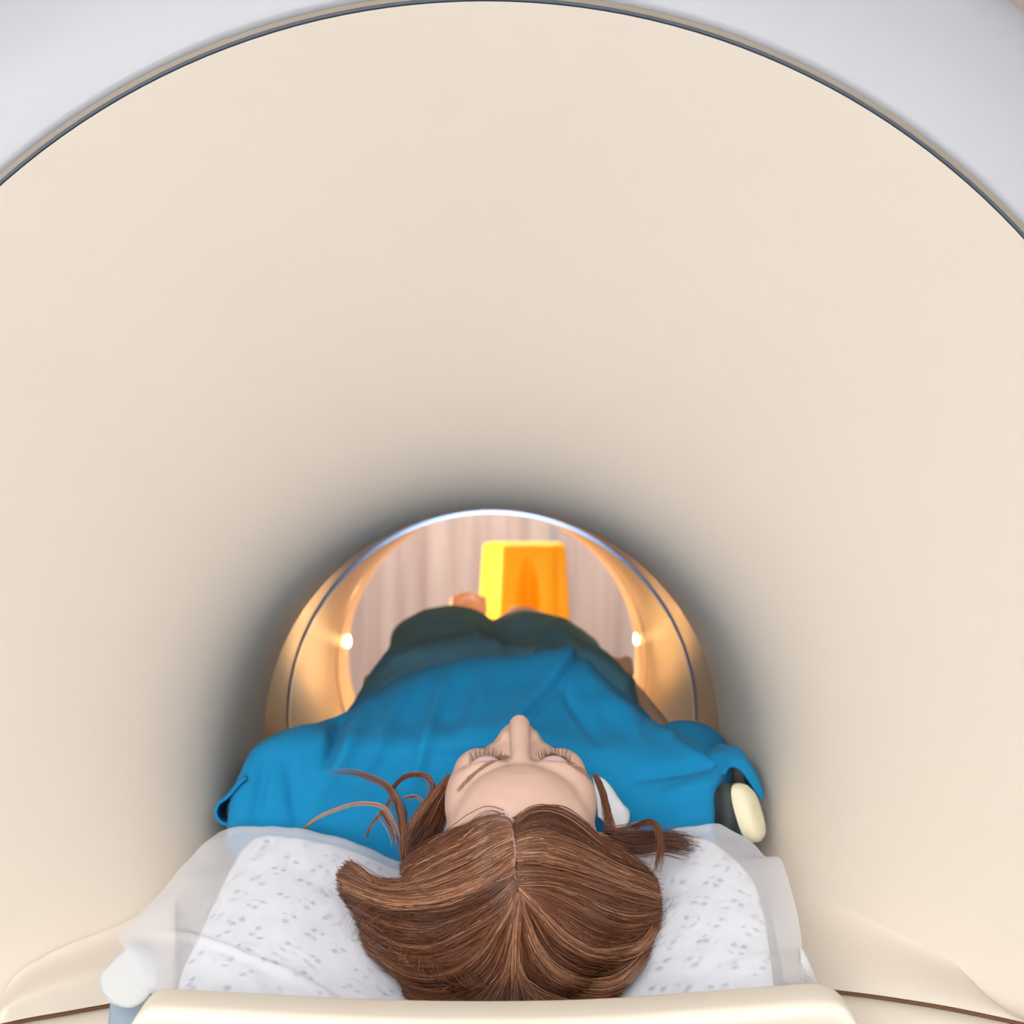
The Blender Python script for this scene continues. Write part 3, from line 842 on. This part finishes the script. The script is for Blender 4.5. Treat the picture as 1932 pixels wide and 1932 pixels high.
# depth of the face under a picture point: cast onto the finished body mesh
from mathutils.bvhtree import BVHTree
bvh = BVHTree.FromPolygons([v.co[:] for v in me.vertices], [p.vertices[:] for p in me.polygons])
CAM = Vector((0, 0, CZ))
def face_hit(px, py, dflt):
    dr = (Vector(P(px, py, 1.0)) - CAM).normalized()
    h = bvh.ray_cast(CAM, dr)
    if h[0] is None: return None
    return h[0], h[1]
for nm, pts in (('eyebrow', [(868, 1490), (885, 1470), (904, 1454), (924, 1441), (945, 1431), (974, 1427)]), ('eyebrow', [(1024, 1424), (1046, 1427), (1066, 1435), (1086, 1448), (1104, 1461), (1118, 1474)])):
    pp = resample(pts, 60); L = []
    for q in range(260):
        i = RNG.integers(2, 56); px, py = pp[i] + RNG.normal(0, 1.6, 2)
        h = face_hit(px, py, 1.2)
        if h is None: continue
        p0 = np.array(h[0]); nn = np.array(h[1])
        tg = pp[min(i + 3, 59)] - pp[max(i - 3, 0)]; sgn = -1 if pts[0][0] < 990 else 1
        h2 = face_hit(px + sgn * tg[0] * .9 * (1), py + sgn * tg[1] * .9, 1.2)
        if h2 is None or (h2[0] - h[0]).length > .012 or h[0].y > 1.30: continue
        p1 = np.array(h2[0])
        L.append([p0 + nn * .0003, (p0 + p1) / 2 + nn * .0012, p1 + nn * .0008])
    if L: strands(nm, L, np.tile([.00026, .00022, .00008], (len(L), 1)), M['brow'], person)
LID = {}
for s in (-1, 1):
    v, f = sphere_tpl(24, 16)
    c = HL(s * .032, -.004, .0725)
    o = obj('eyelid', (v * np.array((.0175, .0135, .0172))) @ HB + c, f, M['lid'], person); o['label'] = 'mauve closed eyelid'
    L = []
    for q in range(30):
        t = -1 + 2 * (q + RNG.uniform(-.4, .4)) / 29
        x = s * .032 + .0155 * t
        u0 = -.0135 - .001 * (1 - t * t); w0 = .0725 + .0145 * math.sqrt(max(.05, 1 - .75 * t * t))
        ln = .0095 * (.8 + .3 * RNG.random()); sp = .35 * t + .1 * RNG.normal()
        p0 = HL(x, u0 + .003, w0); p1 = HL(x + sp * ln * .5, u0 - ln * .25, w0 + ln * .45); p2 = HL(x + sp * ln, u0 - ln * .35, w0 + ln * 1.0)
        L.append([p0, p1, p2])
    strands('eyelashes', L, np.tile([.00028, .00024, .00006], (len(L), 1)), M['lash'], person)

# ---- hair
c2 = lambda L: [(600 + .383 * x, 1480 + .383 * y) for x, y in L]
LG = [c2(l) for l in (
 [(930,170),(850,160),(750,200),(650,240),(560,290),(470,350),(415,410)],
 [(945,200),(860,220),(740,280),(600,340),(480,400),(420,440)],
 [(955,260),(860,300),(720,380),(560,450),(400,490),(270,480),(190,410),(135,405)],
 [(960,330),(860,390),(700,470),(520,530),(330,530),(180,480),(100,440)],
 [(960,400),(870,470),(700,560),(500,600),(320,590),(180,540),(105,500)],
 [(972,470),(870,548),(700,640),(520,680),(340,650),(200,600),(125,560)],
 [(978,498),(868,600),(720,690),(560,770),(400,760),(270,700),(180,640)],
 [(984,516),(880,638),(740,750),(580,830),(430,830),(300,780),(205,700)],
 [(970,530),(890,660),(780,790),(620,870),(450,880),(320,850),(225,780)],
 [(980,540),(910,680),(820,820),(680,930),(520,960),(380,920),(285,860)],
 [(985,545),(930,700),(870,850),(770,960),(620,1020),(490,1010),(400,960)],
 [(990,550),(950,720),(910,880),(850,1000),(760,1060),(640,1090),(480,1060)],
 [(995,550),(970,720),(955,880),(940,1000),(920,1090)])]
RG = [c2(l) for l in (
 [(975,180),(1050,130),(1130,115),(1220,140),(1310,200),(1400,280),(1490,330),(1570,380)],
 [(975,220),(1080,180),(1200,200),(1320,270),(1430,340),(1550,390),(1640,440)],
 [(980,280),(1100,250),(1240,280),(1370,350),(1500,420),(1610,460),(1670,490)],
 [(985,340),(1110,330),(1260,370),(1400,430),(1520,480),(1620,510),(1680,530)],
 [(985,400),(1110,410),(1270,440),(1420,490),(1540,530),(1640,560),(1685,570)],
 [(990,470),(1100,460),(1250,480),(1400,540),(1530,590),(1630,600),(1685,600)],
 [(1000,510),(1130,520),(1270,570),(1400,640),(1520,680),(1620,670),(1685,640)],
 [(1000,520),(1120,570),(1250,660),(1380,740),(1510,770),(1610,740),(1685,670)],
 [(1000,530),(1090,620),(1200,740),(1330,820),(1470,840),(1590,800),(1655,720)],
 [(1000,540),(1060,660),(1150,800),(1280,890),(1420,920),(1550,880),(1630,800)],
 [(1000,550),(1030,680),(1100,840),(1220,950),(1360,990),(1490,970),(1590,880)],
 [(998,552),(1000,700),(1050,860),(1150,980),(1290,1030),(1430,1030),(1510,990)],
 [(996,552),(985,720),(985,880),(1020,1000),(1120,1060),(1250,1090),(1400,1075)],
 [(995,552),(975,740),(965,900),(965,1000),(960,1090)])]
KS = 20
def hair_depth(px, py):
    q = np.hypot((px - 975) / 232, (py - 1715) / np.where(py < 1715, 275, 260))
    g = np.where(q < .8, np.sqrt(np.maximum(0, 1 - q * q)), np.maximum(.28, .6 - .7 * (q - .8)))
    d = 1.235 - .140 * g
    # never behind the pillow sheet
    k = (py - VY) / F
    X = (px - VX) / F * 1.15
    s = np.where(X < .03, .145, .105)
    dep = .085 * np.exp(-((X - .03) / s) ** 2)
    dp = (.319 + .25 * 1.335 + dep) / (k + .25)
    return np.minimum(d, np.minimum(dp, .446 / k) - .009)
class Field:
    def __init__(self, G): self.G = np.array([resample(g, KS) for g in G])
    def at(self, v):      # v (N,) in 0..1 -> (N,KS,2), smooth between guides
        n = len(self.G); x = np.clip(v, 0, 1) * (n - 1); i = np.minimum(x.astype(int), n - 2); u = (x - i)[:, None, None]
        g = self.G
        p0 = g[np.maximum(i - 1, 0)]; p1 = g[i]; p2 = g[i + 1]; p3 = g[np.minimum(i + 2, n - 1)]
        return .5 * (2 * p1 + (p2 - p0) * u + (2 * p0 - 5 * p1 + 4 * p2 - p3) * u ** 2 + (3 * p1 - p0 - 3 * p2 + p3) * u ** 3)
def to3(px, py, d): return np.stack([(px - VX) / F * d, d, CZ - (py - VY) / F * d], -1)
LINES, RADS, TONES = [], [], []
tt = np.linspace(0, 1, KS)
def lock_profile(v, seed):
    return np.array([noise.noise((a * 9, seed, .5)) + .6 * noise.noise((a * 26, seed + 3, .5)) for a in v])
def mass(G, n, seed, nl=38):
    Fd = Field(G)
    v = RNG.random(n)
    # gather strands into locks
    cl = np.round(v * nl) / nl
    pull = RNG.uniform(0, .8, n)[:, None]
    vv = v[:, None] * (1 - pull * tt[None, :] ** 1.5) + cl[:, None] * (pull * tt[None, :] ** 1.5)
    xy = np.zeros((n, KS, 2))
    for k in range(KS):
        xy[:, k] = Fd.at(vv[:, k])[:, k]
    xy += RNG.normal(0, 1.5, (n, 1, 2)) + np.cumsum(RNG.normal(0, .75, (n, KS, 2)), axis=1) + (np.sin(tt[None, :] * RNG.uniform(3, 9, n)[:, None] + RNG.uniform(0, 6, n)[:, None]) * RNG.exponential(2.2, n)[:, None])[:, :, None] * np.array((.5, 1.0))
    # length: some strands stop short, some begin late
    e = np.where(RNG.random(n) < .75, RNG.uniform(.96, 1.03, n), RNG.uniform(.6, 1, n)); s0 = np.where(RNG.random(n) < .6, 0, RNG.uniform(0, .35, n))
    for i in range(n):
        t2 = s0[i] + (e[i] - s0[i]) * tt
        xy[i] = np.stack([np.interp(t2, tt, xy[i, :, 0]), np.interp(t2, tt, xy[i, :, 1])], 1)
    lk = lock_profile(v, seed)
    lay = RNG.random(n)
    d = hair_depth(xy[..., 0], xy[..., 1])
    env = np.minimum(1, (s0[:, None] + tt[None, :]) * 4)
    d = d - env * (.0105 * lk[:, None] + .006 * lay[:, None] * (0.3 + .7 * tt[None, :]))
    LINES.append(to3(xy[..., 0], xy[..., 1], d))
    RADS.append(np.tile(.00036 * np.clip(1.15 - .75 * tt ** 3, .1, 1), (n, 1)) * RNG.uniform(.7, 1.2, (n, 1)))
    tn = .43 + .34 * lk + .10 * (lay - .5) + RNG.normal(0, .15, n) + .35 * (RNG.random(n) < .06)  # raised locks lighter, valleys darker: shade between locks put into the strand tone
    TONES.append(np.clip(tn, .02, 1))
    # solid under layer
    v = np.linspace(0, 1, 120); g = Fd.at(v)
    dd = hair_depth(g[..., 0], g[..., 1]) + .003 - np.minimum(1, tt[None, :] * 4) * 0.0105 * np.minimum(.0, lock_profile(v, seed))[:, None]
    sh = to3(g[..., 0], g[..., 1], dd)
    return sh.reshape(-1, 3), grid_faces(120, KS)
LA = LG[:2] + [c2([(950,240),(860,275),(730,345),(590,405),(480,450),(425,475)])]
LB = [c2([(955,235),(860,280),(720,365),(580,435),(430,495),(300,492),(200,440),(150,385)])] + LG[2:]
sv0, sf0 = mass(LA, 1500, 4.4, 10)
sv1, sf1 = mass(LB, 5600, 1.3)
sv2, sf2 = mass(RG, 6400, 8.7)
def wisp(pts, n, w0, w1, d0, d1, tone, curl=0, r=.00034):
    pp = resample(pts, KS); a = RNG.normal(0, 1, n); ph = RNG.normal(0, 1, n)
    tg = np.gradient(pp, axis=0); nrm = np.stack([-tg[:, 1], tg[:, 0]], 1); nrm /= np.linalg.norm(nrm, axis=1, keepdims=True) + 1e-9
    w = w0 + (w1 - w0) * tt
    if n > 4: w = w * (.75 + .7 * tt ** 3)
    xy = pp[None] + a[:, None, None] * (w[None, :, None] * nrm[None]) + np.cumsum(RNG.normal(0, .5, (n, KS, 2)), axis=1)
    d = np.tile(d0 + (d1 - d0) * tt, (n, 1)) + (ph * .002)[:, None]
    if n > 4:
        for i in range(n):
            t2 = tt * RNG.uniform(.72, 1.0)
            xy[i] = np.stack([np.interp(t2, tt, xy[i, :, 0]), np.interp(t2, tt, xy[i, :, 1])], 1); d[i] = np.interp(t2, tt, d[i])
    LINES.append(to3(xy[..., 0], xy[..., 1], d)); RADS.append(np.tile(r * np.clip(1.1 - .8 * tt ** 2, .1, 1), (n, 1)))
    TONES.append(np.clip(tone + RNG.normal(0, .12, n), 0, 1))
# locks lying over the gown on the left
wisp([(763, 1625), (760, 1560), (753, 1521), (737, 1490), (711, 1472), (670, 1459), (613, 1456)], 46, 5, 2.4, 1.21, 1.37, .6)
wisp([(768, 1620), (764, 1560), (757, 1521), (744, 1495)], 60, 7, 4, 1.21, 1.30, .45)
wisp([(738, 1494), (750, 1475), (768, 1462), (789, 1459), (807, 1464), (816, 1480), (815, 1495), (804, 1521), (786, 1547)], 34, 3, 3.5, 1.31, 1.24, .5)
wisp([(851, 1464), (832, 1485), (804, 1521), (784, 1552), (770, 1590), (766, 1620)], 130, 3, 7, 1.26, 1.20, .6)
wisp([(846, 1478), (836, 1500), (818, 1535), (795, 1580), (775, 1620)], 220, 5, 10, 1.255, 1.19, .3)
wisp([(838, 1505), (834, 1530), (824, 1560), (808, 1590), (790, 1620)], 220, 4, 10, 1.25, 1.18, .25)
wisp([(571, 1568), (592, 1547), (626, 1531), (665, 1519), (696, 1517), (724, 1524), (742, 1552), (756, 1595)], 14, 1.3, 2.0, 1.36, 1.22, .88)
wisp([(691, 1580), (701, 1555), (724, 1529), (745, 1512), (757, 1505)], 16, 2.5, 1.5, 1.34, 1.27, .8)
wisp([(763, 1506), (784, 1503), (797, 1513), (806, 1530)], 14, 1.5, 1.5, 1.28, 1.24, .7)
wisp([(724, 1535), (735, 1508), (752, 1500)], 14, 1.5, 1.5, 1.30, 1.28, .65)
wisp([(720, 1530), (740, 1560), (752, 1600)], 30, 6, 3, 1.30, 1.22, .7)
# right side locks
wisp([(1122, 1462), (1138, 1498), (1148, 1545), (1156, 1590)], 90, 3, 6, 1.26, 1.20, .5)
wisp([(1140, 1575), (1180, 1580), (1221, 1580), (1261, 1582), (1292, 1588), (1322, 1597)], 200, 7, 9, 1.20, 1.285, .42)
wisp([(1150, 1590), (1200, 1600), (1246, 1594), (1285, 1598), (1308, 1602)], 180, 9, 8, 1.19, 1.265, .35)
wisp([(1195, 1562), (1221, 1551), (1238, 1560), (1246, 1588), (1241, 1630), (1236, 1650)], 60, 2.4, 3, 1.26, 1.18, .5)
wisp([(1150, 1568), (1190, 1560), (1215, 1553)], 24, 4, 2, 1.22, 1.29, .7)
# fine fly-away hairs at the hairline and the outer edge
for q in range(150):
    x0 = RNG.uniform(850, 1140); y0 = 1545 + 45 * abs((x0 - 985) / 150) ** 2.2 + RNG.uniform(0, 14)
    dx = (x0 - 968) * .25 + RNG.normal(0, 10)
    wisp([(x0, y0 + 16), (x0 + dx * .5, y0 - RNG.uniform(0, 7)), (x0 + dx + RNG.normal(0, 8), y0 + RNG.uniform(2, 20))], 1, 0, 0, 1.128 + .00028 * abs(x0 - 975), 1.128 + .00028 * abs(x0 - 975), .75, r=.00022)
for q in range(110):
    a = RNG.uniform(.1, math.pi - .1); ex = 960 + 300 * math.cos(a); ey = 1690 + 175 * math.sin(a)
    bx_, by_ = 960 + 250 * math.cos(a + .15), 1690 + 150 * math.sin(a + .15)
    cx_, cy_ = 960 + (300 + RNG.uniform(-10, 40)) * math.cos(a - .15), 1690 + (175 + RNG.uniform(-10, 12)) * math.sin(a - .15)
    dd = [float(hair_depth(np.array(u), np.array(w))) - .004 for u, w in ((bx_, by_), (cx_, cy_))]
    wisp([(bx_, by_), (ex, ey), (cx_, cy_)], 1, 0, 0, dd[0], dd[1], .5, r=.0002)
hair = strands('hair', np.concatenate(LINES), np.concatenate(RADS), M['hair'], person, np.concatenate(TONES))
pt = resample([(964, 1552), (968, 1580), (972, 1610), (969, 1640), (976, 1668), (984, 1680)], 30)
pl = tube('parting', [P(px, py, float(hair_depth(np.array(px), np.array(py))) + .0012) for px, py in pt], [.0015 * min(1, .3 + k / 6, (30 - k) / 6) for k in range(30)], M['scalp'], hair)
pl['label'] = 'pale scalp line of the parting'
hair['label'] = 'brown hair parted in the middle'
hu = obj('under_layer', np.concatenate([sv0, sv1, sv2]), sf0 + [tuple(len(sv0) + q for q in f) for f in sf1] + [tuple(len(sv0) + len(sv1) + q for q in f) for f in sf2], M['hair_under'], hair)
sd = hu.modifiers.new('solid', 'SOLIDIFY'); sd.thickness = .004; sd.offset = 0

# ------------------------------------------------------------------ camera and look
cd = bpy.data.cameras.new('camera'); cam = bpy.data.objects.new('camera', cd); COL.objects.link(cam)
cam.location = (0, 0, CZ); cam.rotation_euler = (math.pi / 2, 0, 0)
cd.sensor_width = 36; cd.lens = 36 * F / 1932
cd.shift_x = (966 - VX) / 1932; cd.shift_y = (VY - 966) / 1932
cd.clip_start = .05
cd.dof.use_dof = True; cd.dof.focus_distance = 1.17; cd.dof.aperture_fstop = 5.6
SC.camera = cam
w = bpy.data.worlds.new('room_world'); SC.world = w; w.use_nodes = True
w.node_tree.nodes['Background'].inputs[0].default_value = (.9, .95, 1, 1); w.node_tree.nodes['Background'].inputs[1].default_value = .3
SC.view_settings.view_transform = 'Standard'; SC.view_settings.look = 'None'
SC.view_settings.gamma = 1; SC.view_settings.use_curve_mapping = False
SC.view_settings.exposure = 0.0
try:
    SC.cycles.use_denoising = True
    SC.cycles.diffuse_bounces = 4; SC.cycles.glossy_bounces = 3; SC.cycles.max_bounces = 7; SC.cycles.transparent_max_bounces = 8
    SC.cycles.use_adaptive_sampling = True; SC.cycles.adaptive_threshold = .10
    SC.cycles.sample_clamp_indirect = 8
except Exception:
    pass
